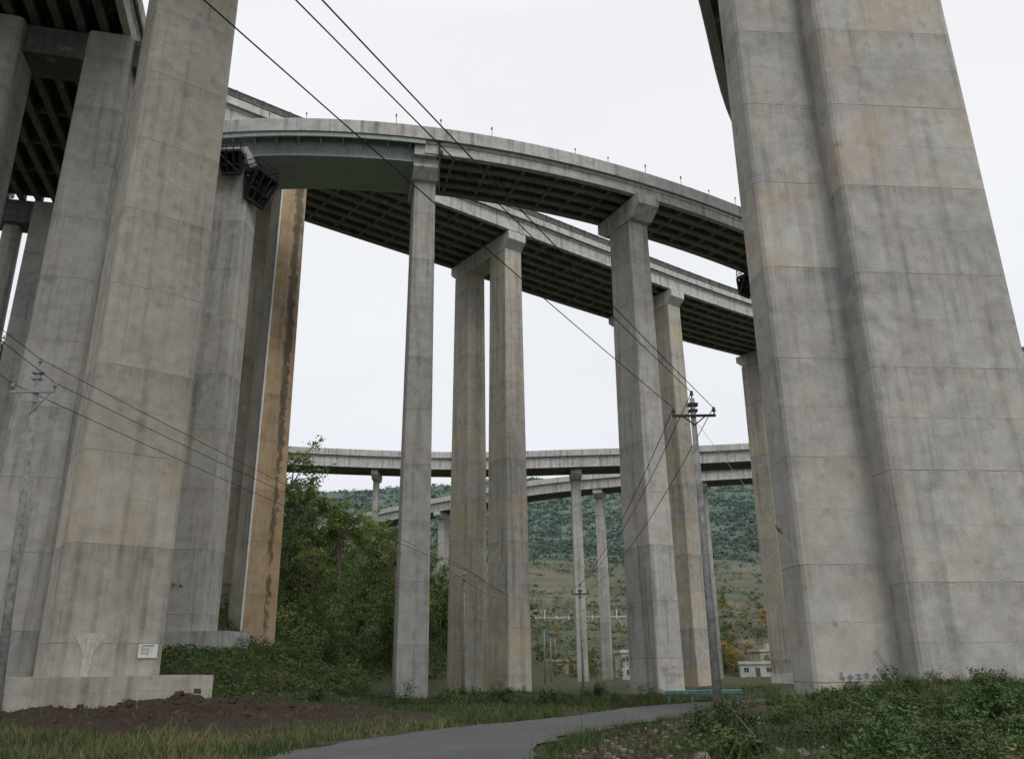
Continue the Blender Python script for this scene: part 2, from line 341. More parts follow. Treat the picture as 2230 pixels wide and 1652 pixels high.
# ---------------------------------------------------------------- decks
def frames(path):
    out=[]
    for i,p in enumerate(path):
        t=(path[min(i+1,len(path)-1)]-path[max(i-1,0)]).normalized(); out.append((p,t,Vector((-t.y,t.x))))
    return out
def sweep(mb,fr,prof,org):
    k=len(prof); o=len(mb.v)
    for p,t,nn in fr:
        for a,z in prof: q=p+nn*a; mb.v.append((q.x-org[0],q.y-org[1],z-org[2]))
    for i in range(len(fr)-1):
        for j in range(k):
            mb.f.append((o+i*k+j,o+i*k+(j+1)%k,o+(i+1)*k+(j+1)%k,o+(i+1)*k+j))
    mb.f.append(tuple(o+j for j in range(k-1,-1,-1))); mb.f.append(tuple(o+(len(fr)-1)*k+j for j in range(k)))
def rect(a,b,z0,z1): return [(a,z0),(b,z0),(b,z1),(a,z1)]
def deck(path,W,zt,ng,gd,label,par=.9,inset=.5,dia=4.5,steel=False,rail=False,mat=M_D,dark=M_DK,fascia=M_D):
    """zt = top of the road slab, offsets run from the near edge to the far edge"""
    fr=frames(path); p0=path[0]; org=(p0.x,p0.y,zt)
    E=empty('viaduct_deck',org); tag(E,label,'bridge deck')
    def part(nm,prof,m):
        mb=MB()
        for pr in (prof if isinstance(prof[0],list) else [prof]): sweep(mb,fr,pr,org)
        return obj(nm,mb,m,parent=E)
    part('parapet',[(0,zt-.30),(.0,zt+par-.06),(.05,zt+par),(.25,zt+par),(.42,zt+.3),(.42,zt+.003),(.12,zt-.30)],mat)
    part('parapet',[(W,zt-.30),(W-.12,zt-.30),(W-.42,zt+.003),(W-.42,zt+.3),(W-.25,zt+par),(W,zt+par)],mat)
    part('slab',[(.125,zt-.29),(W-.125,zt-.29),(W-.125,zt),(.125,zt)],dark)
    zs=zt-.292
    if not steel:
        sp=(W-2*inset-.5)/(ng-1)
        for i in range(ng):
            c=inset+.25+i*sp; z0=zs-gd
            pr=[(c-.27,z0),(c+.27,z0),(c+.27,z0+.22),(c+.12,z0+.42),(c+.12,zs-.28),(c+.45,zs-.10),(c+.45,zs),(c-.45,zs),(c-.45,zs-.10),(c-.12,zs-.28),(c-.12,z0+.42),(c-.27,z0+.22)]
            if i==0: pr=[(c-.25,z0),(c+.27,z0),(c+.27,z0+.22),(c+.12,z0+.42),(c+.12,zs-.28),(c+.45,zs-.10),(c+.45,zs),(c-.32,zs),(c-.32,zs-.25),(c-.20,zs-.32),(c-.20,z0+.34),(c-.25,z0+.28)]
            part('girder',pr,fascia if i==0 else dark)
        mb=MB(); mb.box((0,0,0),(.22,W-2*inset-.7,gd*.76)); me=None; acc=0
        for i in range(len(fr)-1):
            acc+=(fr[i+1][0]-fr[i][0]).length
            if acc>=dia:
                acc=0; p,t,nn=fr[i]; q=p+nn*(W/2); loc=(q.x-org[0],q.y-org[1],zs-gd*.54-org[2]); a=math.atan2(t.y,t.x)
                if me is None: me=obj('cross_beam',mb,dark,loc,E,a).data
                else: share('cross_beam',me,loc,E,a)
    else:
        z0=zs-1.65
        part('girder',[(1.2,z0),(W-1.2,z0),(W-1.05,zs-.01),(1.05,zs-.01)],M_steel)
        part('girder_flange',[(.95,z0-.06),(W-.95,z0-.06),(W-.95,z0-.003),(.95,z0-.003)],M_steel)
        me=None; acc=0
        for i in range(len(fr)-1):
            acc+=(fr[i+1][0]-fr[i][0]).length
            if acc>=1.3:
                acc=0; p,t,nn=fr[i]; a=math.atan2(t.y,t.x)
                for s in (1,-1):
                    q=p+nn*(.15 if s==1 else W-.15); loc=(q.x-org[0],q.y-org[1],zs-org[2])
                    if me is None:
                        mb=MB(); vs=[]
                        for u in(-.05,.05): vs+=[(u,0,-.003),(u,.94,-.003),(u,.94,-.75),(u,0,-.22)]
                        mb.add(vs,[(0,1,2,3),(7,6,5,4),(0,4,5,1),(1,5,6,2),(2,6,7,3),(3,7,4,0)])
                        me=obj('bracket',mb,M_steel,loc,E,a).data
                    else: share('bracket',me,loc,E,a if s==1 else a+math.pi)
        part('edge_beam',rect(.13,.28,zs-.42,zs),M_steel)
    if rail:
        mb=MB(); acc=9; z=zt+par
        for i in range(len(fr)):
            if i: acc+=(fr[i][0]-fr[i-1][0]).length
            if acc>=1.9:
                acc=0; p,t,nn=fr[i]; q=p+nn*.10; mb.box((q.x-org[0],q.y-org[1],z+.15-org[2]),(.16,.26,.86),math.atan2(t.y,t.x))
        sweep(mb,fr,rect(.06,.17,z+.06,z+.40),org); sweep(mb,fr,rect(.04,.20,z+.46,z+.58),org); sweep(mb,fr,rect(-.06,-.003,z-.26,z-.10),org)
        obj('railing',mb,M_black,parent=E)
    return E,fr
ZC=1.6
cp=np.array([(-29,57.4),(-22.8,55.9),(-15.1,56.0),(-7.9,57.6),(3.6,60.3),(12.0,64.5),(16.7,67.3),(23.2,70.9),(31,76.6),(42,86)])
pf=np.polyfit(cp[:,0],cp[:,1],3)
Upts=[Vector((x,float(np.polyval(pf,x)))) for x in np.arange(-29,50,.6)]
k=min(range(len(Upts)),key=lambda i:abs(Upts[i].x+6.75))
zU=ZC+42-.9
deck(Upts[:k+1],6.9,zU,5,0,'curved ramp span on a blue-grey steel box girder',steel=True)
deck(Upts[k:],6.9,zU,5,1.15,'curved concrete ramp span with light grey parapet and ribbed underside',inset=.35,dia=2.6)
frUall=frames(Upts)
zL=ZC+50-1.5
Lp=catmull([(-58,35.5),(-42,48.6),(-25.4,62),(2.07,83.6),(35.1,108.2),(62,123),(88,130.5),(115,134)],1.0)
deck(Lp,12.9,zL,8,1.75,'straight elevated highway deck with dark weathered railing, ribbed underside',rail=True,inset=.4,dia=2.8,par=.75)
def centre(P,W):
    fr=frames([Vector(p) for p in P]); return [tuple(p-nn*(W/2)) for p,t,nn in fr]
zD=ZC+42+2.1
Dp=catmull(centre([(-22,0),(-28.3,24),(-34.6,48),(-40.6,70.3)],16),1.5)
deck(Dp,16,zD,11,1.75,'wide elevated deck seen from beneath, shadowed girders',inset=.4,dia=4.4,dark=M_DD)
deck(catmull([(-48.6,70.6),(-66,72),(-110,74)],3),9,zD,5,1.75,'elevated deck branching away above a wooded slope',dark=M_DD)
zM=ZC+50
deck(catmull(centre([(21,-16),(6.5,5),(-6.5,24),(-24,47)],8.6),3),8.6,zM,5,1.6,'elevated ramp crossing high over the lane')
zR=ZC+50.6
Rp=[Vector(p) for p in [(-6,-14),(0,12),(6.3,31),(14.9,52),(22.4,70),(31,82)]]; Rp=[p-nn*11 for p,t,nn in frames(Rp)]
deck(catmull([tuple(p) for p in Rp],2.5),11,zR+.6,6,1.7,'high elevated deck edge carried by a massive grey pier')
zF1=ZC+42-1.0
F1=catmull([(-95,146),(-45,160.3),(-13,166.6),(12.7,165.6),(48,162),(95,149)],3)
deck(F1,8.5,zF1,5,2.3,'distant pale concrete viaduct curving across the valley',par=1.0,dia=7)
zF2=ZC+44-1.0
F2=catmull([(-80,292),(-58,264),(-38.3,242),(-17.2,223),(3.7,205.6),(25.2,195.5),(55,187.6),(100,178)],3)
deck(F2,8.5,zF2,5,2.3,'distant concrete ramp behind another viaduct',par=1.0,dia=7)
# ---------------------------------------------------------------- piers
def colmesh(w,d,h,tp,ch):
    mb=MB()
    def ring(w,d,z,c):
        x,y=w/2,d/2; P=[]
        for sx,sy,a0 in ((1,-1,-90),(1,1,0),(-1,1,90),(-1,-1,180)):
            for k in range(4):
                a=math.radians(a0+k*30); P.append((sx*(x-c)+c*math.cos(a),sy*(y-c)+c*math.sin(a),z))
        return P
    a=ring(w+h*tp,d+h*tp,0,ch); bb=ring(w,d,h,ch); N=len(a)
    mb.v=a+bb; mb.f=[(i,(i+1)%N,N+(i+1)%N,N+i) for i in range(N)]+[tuple(range(N-1,-1,-1)),tuple(range(N,2*N))]
    return mb
def pier(x,y,rot,cols,ztop,cap,mat,label,capm=M_D,tp=.012,ch=.12,zb=None,coff=0):
    z0=(g1(x,y) if zb is None else zb)-1.2
    E=empty('bridge_pier',(x,y,z0),rot); tag(E,label,'bridge pier')
    caph=cap[2] if cap else 0; h=ztop-caph-z0
    for i,(ox,oy,w,d) in enumerate(cols):
        obj('column',colmesh(w,d,h,tp,ch),mat[i%len(mat)] if isinstance(mat,list) else mat,(ox,oy,0),E)
    if cap:
        L,w,hh,s=cap; mb=MB(); P=[(-L/2,hh),(L/2,hh),(L/2,hh*.5),(L/2-s,.004),(-L/2+s,.004),(-L/2,hh*.5)]
        vs=[(-w/2,a,b) for a,b in P]+[(w/2,a,b) for a,b in P]
        mb.add(vs,[(5,4,3,2,1,0),(6,7,8,9,10,11)]+[(i,(i+1)%6,6+(i+1)%6,6+i) for i in range(6)])
        mb.f=[tuple(reversed(f)) if i>1 else f for i,f in enumerate(mb.f)]
        obj('pier_cap',mb,capm,(0,coff,h),E)
        nb=5 if L>9 else 4; mb=MB(); mb.box((0,0,0),(.7,.6,.19)); me=None
        for i in range(nb):
            loc=(0,coff-L/2+L*(i+.5)/nb,h+hh+.098)
            if me is None: me=obj('bearing_pad',mb,M_DK,loc,E).data
            else: share('bearing_pad',me,loc,E)
    return E
soU=zU-.292-1.15-.2; soL=zL-.292-1.75-.2
aU=lambda x:math.atan2(*(lambda t:(t.y,t.x))(min(frUall,key=lambda f:abs(f[0].x-x))[1]))
P0=pier(-22.15,57.8,math.radians(-3),[(0,0,3.0,2.4)],zU-.292-1.65-.25,(4.4,3.2,1.2,.5),M_P,'tall grey pier holding a steel ramp span, standing on a footing',zb=2)
mb=MB(); mb.box((1.2,-.2,-.6),(5.2,4.2,2.5)); obj('footing',mb,M_P,(0,0,2.5),P0)
P1=pier(-7.35,61.0,aU(-7.4),[(0,0,1.75,3.2)],soU+.05,(5.4,2.1,1.5,.8),M_P,'slender tall grey concrete pier under the joint of two ramp spans')
mb=MB(); mb.box((0,0,0),(1.9,.9,1.5)); obj('end_block',mb,M_D,(-.1,-2.75,soU+.05-P1.location.z+.75),P1)
P2=pier(10.8,67.2,aU(11.5),[(0,0,2.0,3.2)],soU,(6.6,2.2,1.9,1.2),M_P,'tall hammerhead pier under the ramp with red graffiti near its foot')
P3=pier(28.9,79.0,aU(30),[(0,0,2.0,3.2)],soU,(6.6,2.2,1.9,1.2),M_P,'tall hammerhead pier partly hidden behind bigger piers')
aL=math.atan2(.6,.8)
for i,(t,m,lab) in enumerate([(-25.8,[M_L0,M_LO],'twin-column pier with orange rust staining and a white drainpipe'),(0,M_L,'twin-column highway pier with ochre water stains'),(26.3,M_L,'twin-column highway pier, ochre stains down one face'),(54,M_L,'twin-column highway pier, pale ochre, white-painted foot'),(81,M_L,'twin-column highway pier far along the deck')]):
    n1=Vector((-.6,84.8))+Vector((.8,.6))*t; c=n1+Vector((-.6,.8))*3.65
    E=pier(c.x,c.y,aL,[(0,-3.65,2.3,3.0),(0,3.65,2.3,3.0)],soL,(11.9,2.4,1.9,1.1),m,lab,zb=2.0 if i==0 else None)
    if i==0:
        mb=MB(); mb.tube([(-1.46,-5.52,1.0),(-1.24,-5.24,46)],.085,8); obj('drain_pipe',mb,M_white,parent=E)
    if i==3:
        mb=MB(); mb.box((0,0,0),(3.02,3.72,2.0)); obj('painted_base',mb,M_wallw,(0,3.65,1.6),E)
aA=math.atan2(.61,.79)
PA=pier(-19.6,41.0,aA,[(0,0,4.55,3.6)],zM-.292-1.6-.2,(8,4.6,2,1.5),M_A,'massive pale concrete pier with rounded edges on a concrete footing',tp=.006,ch=.5,zb=0.4)
mb=MB(); mb.box((0.2,0,0),(8.4,6.4,1.6)); ft=obj('footing',mb,M_A,(0,0,1.36),PA)
E=pier(-31.2,47.2,math.radians(14),[(3.3,0,3.0,3.4),(-3.6,-.3,3.0,3.4)],zD-.292-1.75-.2,None,M_P,'pair of tall grey columns beneath a wide shadowed deck',ch=.4,zb=1.0)
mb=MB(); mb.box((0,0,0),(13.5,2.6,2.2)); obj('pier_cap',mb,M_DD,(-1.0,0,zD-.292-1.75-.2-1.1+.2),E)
E=pier(-41.5,70.0,math.radians(14),[(-2.6,0,2.2,2.6),(4.6,0,2.2,2.6)],zD-.292-1.75-.2,None,M_P,'pair of columns beneath the end of a wide deck',zb=12)
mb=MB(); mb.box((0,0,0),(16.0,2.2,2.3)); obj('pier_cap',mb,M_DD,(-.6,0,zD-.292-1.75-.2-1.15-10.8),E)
pier(-47.0,69.0,math.radians(20),[(0,0,1.5,1.6)],zD-.292-1.75-.2,None,M_P,'slim round-edged column beside a deck edge',zb=14,ch=.5)
RA=math.radians(5)
PR=pier(16.8,32.3,RA,[(-.15,0,6.2,4.6),(-4.55,-.25,3.8,1.75)],zR-.3-1.6,None,M_R,'massive weathered grey pier with stepped recess and rust spots',tp=.006,ch=.3,zb=0.4)
for x,y,wd in [(-49,163.2,1.9),(-28.4,168.3,1.0),(-7.4,171,1.9),(13.1,170,1.9),(34,168.3,1.9),(55,165.2,1.9)]:
    tag(pier(x,y+.8,0,[(0,0,wd,2.2)],zF1-.292-2.3-.1,(6.6,wd+.3,1.8,1.4),M_P,'slender grey pier of the distant viaduct',tp=.006),group='piers of the distant viaduct')
for x,y,r in [(-52,263,-40),(-19.4,229.5,-40),(1.5,212,-35),(21.2,201.5,-20),(45,195,-12)]:
    tag(pier(x,y,math.radians(r*.8),[(0,0,2.0,2.4)],zF2-.292-2.3-.1,(6.6,2.2,1.8,1.4),M_P,'slender grey pier of the distant ramp',tp=.006),group='piers of the distant ramp')
mb=MB(); mb.tube([(.0,0,0),(0,0,5.6)],.07,6); mb.box((.2,.1,4.9),(.4,.2,.4)); mb.box((.1,.1,3.6),(.3,.25,.4))
tag(obj('drain_pipe',mb,M_dark,(-5.7,57.8,zU-5.0)),'dark drain pipe and box fixed at the deck joint','pipe')
def platform(loc,rot,s,label):
    E=empty('inspection_platform',loc,rot); tag(E,label,'platform')
    mb=MB(); mb.box((0,0,0),(3.0*s,1.5*s,.2)); 
    for x in(-1.4,0,1.4): mb.box((x*s,0,-.16),(.16,1.5*s,.14))
    obj('floor',mb,M_dark,parent=E)
    mb=MB()
    for x in(-1.4,-.47,.47,1.4):
        for y in(-.7,.7): mb.beam((x*s,y*s,0),(x*s,y*s,1.1*s),.06,.06)
    for z in(.55*s,1.1*s):
        for y in(-.7,.7): mb.beam((-1.45*s,y*s,z),(1.45*s,y*s,z),.05,.05)
        for x in(-1.45,1.45): mb.beam((x*s,-.7*s,z),(x*s,.7*s,z),.05,.05)
    obj('railing',mb,M_dark,parent=E)
    mb=MB()
    for x in(-1.4,-.5,.5,1.4):
        mb.beam((x*s,-.7*s,-.1),(x*s*.8,.7*s,-2.6*s),.18,.18); mb.beam((x*s,.7*s,-.1),(x*s*.8,.7*s,-2.7*s),.18,.18)
        mb.beam((x*s,-.1*s,-.1),(x*s*.8,.7*s,-1.4*s),.14,.14)
    mb.beam((-1.2*s,.65*s,-2.6*s),(1.2*s,.65*s,-2.6*s),.22,.22); mb.beam((-1.3*s,.2*s,-1.6*s),(1.3*s,.2*s,-1.6*s),.2,.2)
    mb.box((0,.72*s,-1.4*s),(2.2*s,.06,2.2*s)); mb.beam((-1.4*s,-.6*s,-.2),(1.2*s,.6*s,-2.6*s),.12,.12)
    obj('brace',mb,M_dark,parent=E)
    return E
platform((-19.75,56.9,ZC+37.0),math.radians(66),.85,'black steel inspection platform bracketed to a pier top')
platform((-21.8,55.4,ZC+38.2),math.radians(-2),.6,'small railed steel walkway on a pier head')
platform((25.3,80.5,ZC+39.0),math.radians(40),.7,'dark steel platform hung below the ramp deck')
proto=None
for i,X0 in enumerate([-19.5,-16.2,-9.3,-5.4,-1.5,5.6,9,12.6,15.8,19.3,22.2]):
    f=min(frUall,key=lambda f:abs(f[0].x-X0)); q=f[0]+f[2]*.15
    if proto is None:
        mb=MB(); mb.tube([(0,0,0),(0,0,.85)],.025,5); po=obj('marker_post',mb,M_black,(q.x,q.y,zU+.9))
        mb=MB(); mb.box((0,-.045,.68),(.14,.02,.2)); pl=obj('reflector',mb,M_black,parent=po); proto=(po,pl)
        o=po
    else:
        o=proto[0].copy(); o.location=(q.x,q.y,zU+.9); COL.objects.link(o)
        c=proto[1].copy(); c.parent=o; COL.objects.link(c)
    o.rotation_euler=(0,0,random.uniform(-.5,1.2)); o.scale=(1,1,random.choice([.7,.9,1.15]))
    tag(o,'thin metal marker post standing on the ramp parapet','marker post',group='marker posts on the ramp parapet')
def onface(E,lx,off,z,rot): 
    c=math.cos(rot); s=math.sin(rot); return (E.location.x+lx*c+off*s, E.location.y+lx*s-off*c, z)
S=empty('notice_sign',onface(PA,1.63,2.0,2.45,aA),aA); tag(S,'white printed notice plate fixed low on a concrete pier','sign')
mb=MB(); mb.box((0,0,0),(.86,.03,.62)); obj('plate',mb,M_white,parent=S)
mb=MB(); mb.box((0,-.02,.23),(.5,.006,.05))
for k in range(6): mb.box((-.14+.02*(k%2),-.02,.14-.06*k),(.42-.05*(k%3),.006,.018))
obj('printed_text',mb,M_ink,parent=S)
r=random.Random(9); mb=MB(); L=[];Rr_=[]
for i in range(15):
    t=i/14; wl=(.6*(1-t)**3+.17+.04*r.uniform(-1,1)); L.append((-wl+.05*r.uniform(-1,1),0,-1.9*t)); Rr_.append((wl*.9+.05*r.uniform(-1,1),0,-1.9*t+.03*r.uniform(-1,1)))
mb.v=L+Rr_; mb.f=[(i,i+1,15+i+1,15+i) for i in range(14)]
mm,n,b=newmat('lime_runs',.9); tcx=n.new('ShaderNodeTexCoord').outputs['Object']
n.L.new(n.mix(n.mr(n.noise(n.vm('MULTIPLY',tcx,(5,5,1.2)),2,5,.7),.42,.56),(.40,.37,.32),(.54,.53,.49)),b.inputs['Base Color'])
obj('cement_patch',mb,mm,(-.9,-1.955,4.0),PA)
def scribble(E,lx,off,z,rot,cells,sz,mat,seed):
    mb=MB(); r=random.Random(seed)
    for i in range(cells):
        x0=i*sz*1.15
        for s in range(5):
            if r.random()<.5: mb.box((x0+r.uniform(-.05,.05)*sz,0,r.uniform(-.4,.4)*sz),(sz*r.uniform(.4,.85),.008,sz*.09))
            else: mb.box((x0+r.uniform(-.35,.35)*sz,0.001*s,r.uniform(-.1,.1)*sz),(sz*.09,.008,sz*r.uniform(.4,.8)))
    return obj('painted_graffiti',mb,mat,onface(E,lx,off,z,rot),None,rot)
for k,(lx,z,m,cl) in enumerate([(-.8,1.3,M_red,2),(.15,1.4,M_red,3),(-.6,.95,M_blue,3),(.25,.9,M_red,3),(-.1,.5,M_blue,2)]):
    tag(scribble(P2,lx,1.99,z,P2.rotation_euler[2],cl,.25,m,k),'small painted characters on the foot of a pier','graffiti')
tag(scribble(PR,-5.6,1.30,1.15,RA,6,.26,M_blue,8),'blue sprayed characters on the foot of a massive pier','graffiti')
tag(scribble(P0,-.9,1.46,6.9,math.radians(-3),3,.42,M_blk,5),'faded black stain marks low on a grey pier','graffiti')  # dark pour-joint stains, drawn with the graffiti stroke builder
# ---------------------------------------------------------------- poles and cables
def polething(x,y,z0,h,armz,aw,rot,label,lean=0,scale=1,brace='side'):
    E=empty('utility_pole',(x,y,z0),rot); tag(E,label,'utility pole')
    mb=MB(); mb.tube([(0,0,-.8),(lean*.5,0,h*.5),(lean,0,h)],[.19*scale,.155*scale,.11*scale],10); obj('pole_shaft',mb,M_pole,parent=E,smooth=True)
    mb=MB(); mb.box((lean,-.13,armz),(aw,.09,.10)); 
    if brace=='v':
        for s in(-1,1): mb.beam((lean+s*aw*.42,-.13,armz),(lean,-.13,armz-.95),.045,.045)
        mb.beam((lean-aw*.2,-.13,armz-.42),(lean+aw*.2,-.13,armz-.42),.04,.04)
    else:
        for s in(-1,1): mb.beam((lean+s*aw*.28,-.13,armz),(lean,-.13,armz-.4),.05,.05)
    mb.box((lean,0,h-.28),(.42,.3,.12)); mb.box((lean,0,h-.55),(.36,.28,.1))
    obj('crossarm',mb,M_dark if brace!='v' else M_galv,parent=E)
    for ox,zz in((-aw/2+.06,armz),(aw/2-.06,armz),(0,h-.02)):
        mb=MB(); mb.tube([(0,0,0),(0,0,.12),(0,0,.14),(0,0,.2),(0,0,.22),(0,0,.3),(0,0,.34)],[.03,.03,.08,.09,.05,.08,.03],8)
        obj('insulator',mb,M_cer if brace!='v' else M_galv,(lean+ox,-.13 if zz==armz else 0,zz+.04),E,smooth=True)
    return E
def cable(a,b,sag,r=.018,label='thin black overhead power cable'):
    a=Vector(a);b=Vector(b); N=24; pts=[]
    for i in range(N+1):
        t=i/N; p=a.lerp(b,t); p.z-=4*sag*t*(1-t); pts.append(p-a)
    mb=MB(); mb.tube(pts,r,5); o=obj('power_cable',mb,M_wire,tuple(a)); tag(o,label,'power cable',group='overhead power cables'); return o
polething(7.75,34,-.1,12.5,11.7,1.85,0,'grey concrete utility pole with dark crossarm beside the lane')
polething(-18.7,32,0,13.5,12.35,1.85,0,'mottled concrete utility pole with braced crossarm beside a big pier',lean=-.8,brace='v')
polething(-15,-10,0,13.2,12.4,2.2,0,'concrete utility pole with crossarm behind the lane')
for x,y in[(-3.9,66),(6.4,83),(1.7,99),(4.7,139),(6.8,166),(9.0,196)]:
    polething(x,y,g1(x,y),9.2,8.6,1.7,0,'slim concrete utility pole on the weedy valley floor',scale=.75,brace='v' if y<70 else 'side')
for a,b_ in [((6.9,33.87,11.95),(-16.1,-10,13.1)),((7.75,34,12.7),(-15,-10,13.7)),((8.6,33.87,11.95),(-13.9,-10,13.1))]: cable(a,b_,.35,.016)
for dx,z,tz in((-.85,11.95,0),(0,12.7,.5),(.85,11.95,0)):
    cable((7.75+dx,33.87,z),(6.4+dx*.9,83,g1(6.4,83)+9.0+tz),1.2)
for dx,z,tz in((-.87,12.7,0),(0,13.8,.5),(.87,12.7,0)):
    cable((-19.5+dx,31.87,z),(-3.9+dx*.9,66,g1(-3.9,66)+9.0+tz),.3,.015)
    cable((-19.5+dx,31.87,z),(-15+dx*1.1,-10,13.1+tz),.1,.015)
    cable((-3.9+dx*.9,66,g1(-3.9,66)+9.0+tz),(1.7+dx*.9,99,g1(1.7,99)+9.0+tz),.5)
    cable((1.7+dx*.9,99,g1(1.7,99)+9.0+tz),(4.7+dx*.9,139,g1(4.7,139)+9.0+tz),.6)
g_=cable((7.85,33.9,11.3),(11.5,26.6,.9),0.0,.0085,'steel guy wire anchored in the weedy mound'); g_['group']='guy wires'; g_.data.materials[0]=M_galv
mb=MB(); mb.tube([(0,0,0),(.06,-.12,-.17),(.12,-.24,-.34)],[.03,.08,.03],6); tag(obj('guy_insulator',mb,M_cer,(9.6,30.4,6.37)),'small brown strain insulator on a guy wire','insulator')
E=empty('guard_rail',(7.25,43.0,g1(8,43)-.02),math.radians(7)); tag(E,'teal painted steel guard rail at the bend of the lane','guard rail')
mb=MB()
for z in(.60,.50): mb.tube([(0,-.05,z),(3.9,-.05,z)],.05,6)
obj('rail',mb,M_teal,parent=E)
for i in range(4):
    mb=MB(); mb.box((0,.05,.22),(.08,.08,.72)); obj('post',mb,M_teal,(.2+i*1.16,0,0),E)
# ---------------------------------------------------------------- houses
def house(x,y,w,d,st,rot,mat,label):
    z=g1(x,y)-.3; E=empty('house',(x,y,z),rot); tag(E,label,'house',group='houses in the valley'); h=st*2.9+.2
    mb=MB(); mb.box((0,0,h/2),(w,d,h)); obj('wall',mb,mat,parent=E)
    mb=MB(); mb.box((0,0,h+.12),(w+.7,d+.7,.22)); 
    for s in(-1,1): mb.box((s*(w/2+.2),0,h+.48),(.15,d+.5,.5)); mb.box((0,s*(d/2+.2),h+.48),(w+.24,.15,.5))
    if st>1: mb.box((w*.2,d*.15,h+1.2),(2.4,2.2,1.95))
    obj('roof',mb,mat,parent=E)
    k=max(2,int(w/2.6))
    for s in range(st):
        for i in range(k):
            xx=-w/2+w*(i+.5)/k; zz=s*2.9+1.8
            if s==0 and i==k//2:
                mb=MB(); mb.box((xx,-d/2-.02,1.25),(1.1,.08,2.1)); obj('door',mb,M_bark,parent=E); continue
            mb=MB(); mb.box((xx,-d/2-.01,zz),(1.1,.06,1.15)); o=obj('window',mb,M_glass,parent=E)
            mb=MB()
            for a in(-.58,0,.58): mb.box((xx+a,-d/2-.06,zz),(.06,.06,1.25))
            for a in(-.6,.6): mb.box((xx,-d/2-.07,zz+a),(1.26,.07,.07))
            obj('frame',mb,M_white,parent=o)
    return E
house(27.4,205,6.5,7,2,.1,M_wallw,'small white two-storey flat-roofed house beside the viaduct piers')
house(35.5,216,7,8,1,-.1,M_wally,'low cream flat-roofed house beyond the weeds')
house(60,218,8,8,1,-.2,M_wallw,'white flat-roofed house half hidden by trees')
house(68,216,8,8,1,-.25,M_wallw,'pale low house with dark windows')
house(67,232,7,7,2,.15,M_wally,'cream two-storey house above the lower roofs')
house(13,232,11,6,1,.05,M_wally,'low cream building at the foot of the terraced slope')
mb=MB(); zz=g1(20,286)
mb.box((0,0,0),(62,.8,3.4)); tag(obj('retaining_wall',mb,M_DK,(28,286,zz-.6)),'grey stone retaining wall along a hillside road','wall')
F=empty('roadside_fence',(28,285.8,zz+1.1)); tag(F,'white posts and rail along the hillside road','fence')
mb=MB(); mb.box((0,0,.9),(60,.08,.12)); mb.box((0,0,.5),(60,.06,.08)); obj('rail',mb,M_white,parent=F)
for i in range(16):
    mb=MB(); mb.box((0,0,(1.4 if i%3 else 3.2)/2),(.2,.2,1.4 if i%3 else 3.2)); obj('post',mb,M_white,(-30+4*i,0.1,0),F)
# ---------------------------------------------------------------- vegetation
def make_tree(H,spread,mat,seed,nl=2300,conifer=False,low=.08,lf=1.0,nb=15):
    r=random.Random(seed); R=np.random.default_rng(seed)
    mb=MB(); top=H*.8; bend=r.uniform(-.5,.5)
    mb.tube([(0,0,-.5),(bend*.2,0,H*.25),(bend*.5,r.uniform(-.3,.3),H*.5),(bend,0,top)],[H*.014,H*.011,H*.008,H*.004],6)
    cl=[]
    if conifer:
        for i in range(34):
            t=i/34; z=H*(.12+.88*t); rad=spread*(1-t)*.95+.1; a=i*2.4
            cl.append((math.cos(a)*rad*.6,math.sin(a)*rad*.6,z-.1*rad,rad*.38+.12))
    else:
        for i in range(nb):
            t=r.uniform(low,.98); z=t*top; a=r.uniform(0,6.28); L=spread*(.45+.65*r.random())*(1.1-.6*abs(t-.5))
            b0=Vector((bend*t,0,z)); b1=b0+Vector((math.cos(a)*L,math.sin(a)*L,L*r.uniform(.3,1.2)))
            mb.tube([b0,(b0+b1)/2+Vector((0,0,-.1)),b1],[H*.005,H*.004,.015],4)
            for k in range(3):
                q=b0.lerp(b1,r.uniform(.55,1.1)); cl.append((q.x+r.uniform(-.4,.4),q.y+r.uniform(-.4,.4),q.z+r.uniform(-.3,.4),r.uniform(.25,.7)*spread*.30))
        cl.append((bend,0,top+.2,spread*.2))
    cl=np.array(cl); wgt=cl[:,3]**1.6; idx=R.choice(len(cl),nl,p=wgt/wgt.sum())
    C=cl[idx,:3]+R.normal(size=(nl,3))*cl[idx,3:4]*np.array([.8,.8,.5])
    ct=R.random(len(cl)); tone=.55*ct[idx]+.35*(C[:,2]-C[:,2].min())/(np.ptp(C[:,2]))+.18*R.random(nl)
    V=leafquads(C,R.uniform(.09,.19,nl)*(H/8)**.5*lf,.6)
    m1=bpy.data.meshes.new('trunk'); m1.from_pydata(mb.v,[],mb.f); m1.materials.append(M_bark)
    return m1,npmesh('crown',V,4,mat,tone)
VAR=[make_tree(8,2.6,M_leaf,1),make_tree(9,2.9,M_leafd,2,2600),make_tree(7,2.9,M_leaf,3),make_tree(10,2.4,M_leafd,4),make_tree(7.5,2.6,M_leafy,5),make_tree(11.5,3.0,M_leaf,6,1500,low=.32,lf=.95,nb=13),make_tree(9,1.8,M_leafd,8,2600,True),make_tree(10.5,2.4,M_leaf,19,1300,low=.25,lf=.95,nb=12)]
LB=['leafy green broadleaf tree on the slope','dark green broadleaf tree on the slope','spreading green tree on the slope','tall dark green tree on the slope','yellowing autumn tree on the slope','tall open-crowned tree with thin trunk','dark pointed conifer on the hillside','thin airy tree with pale green leaves']
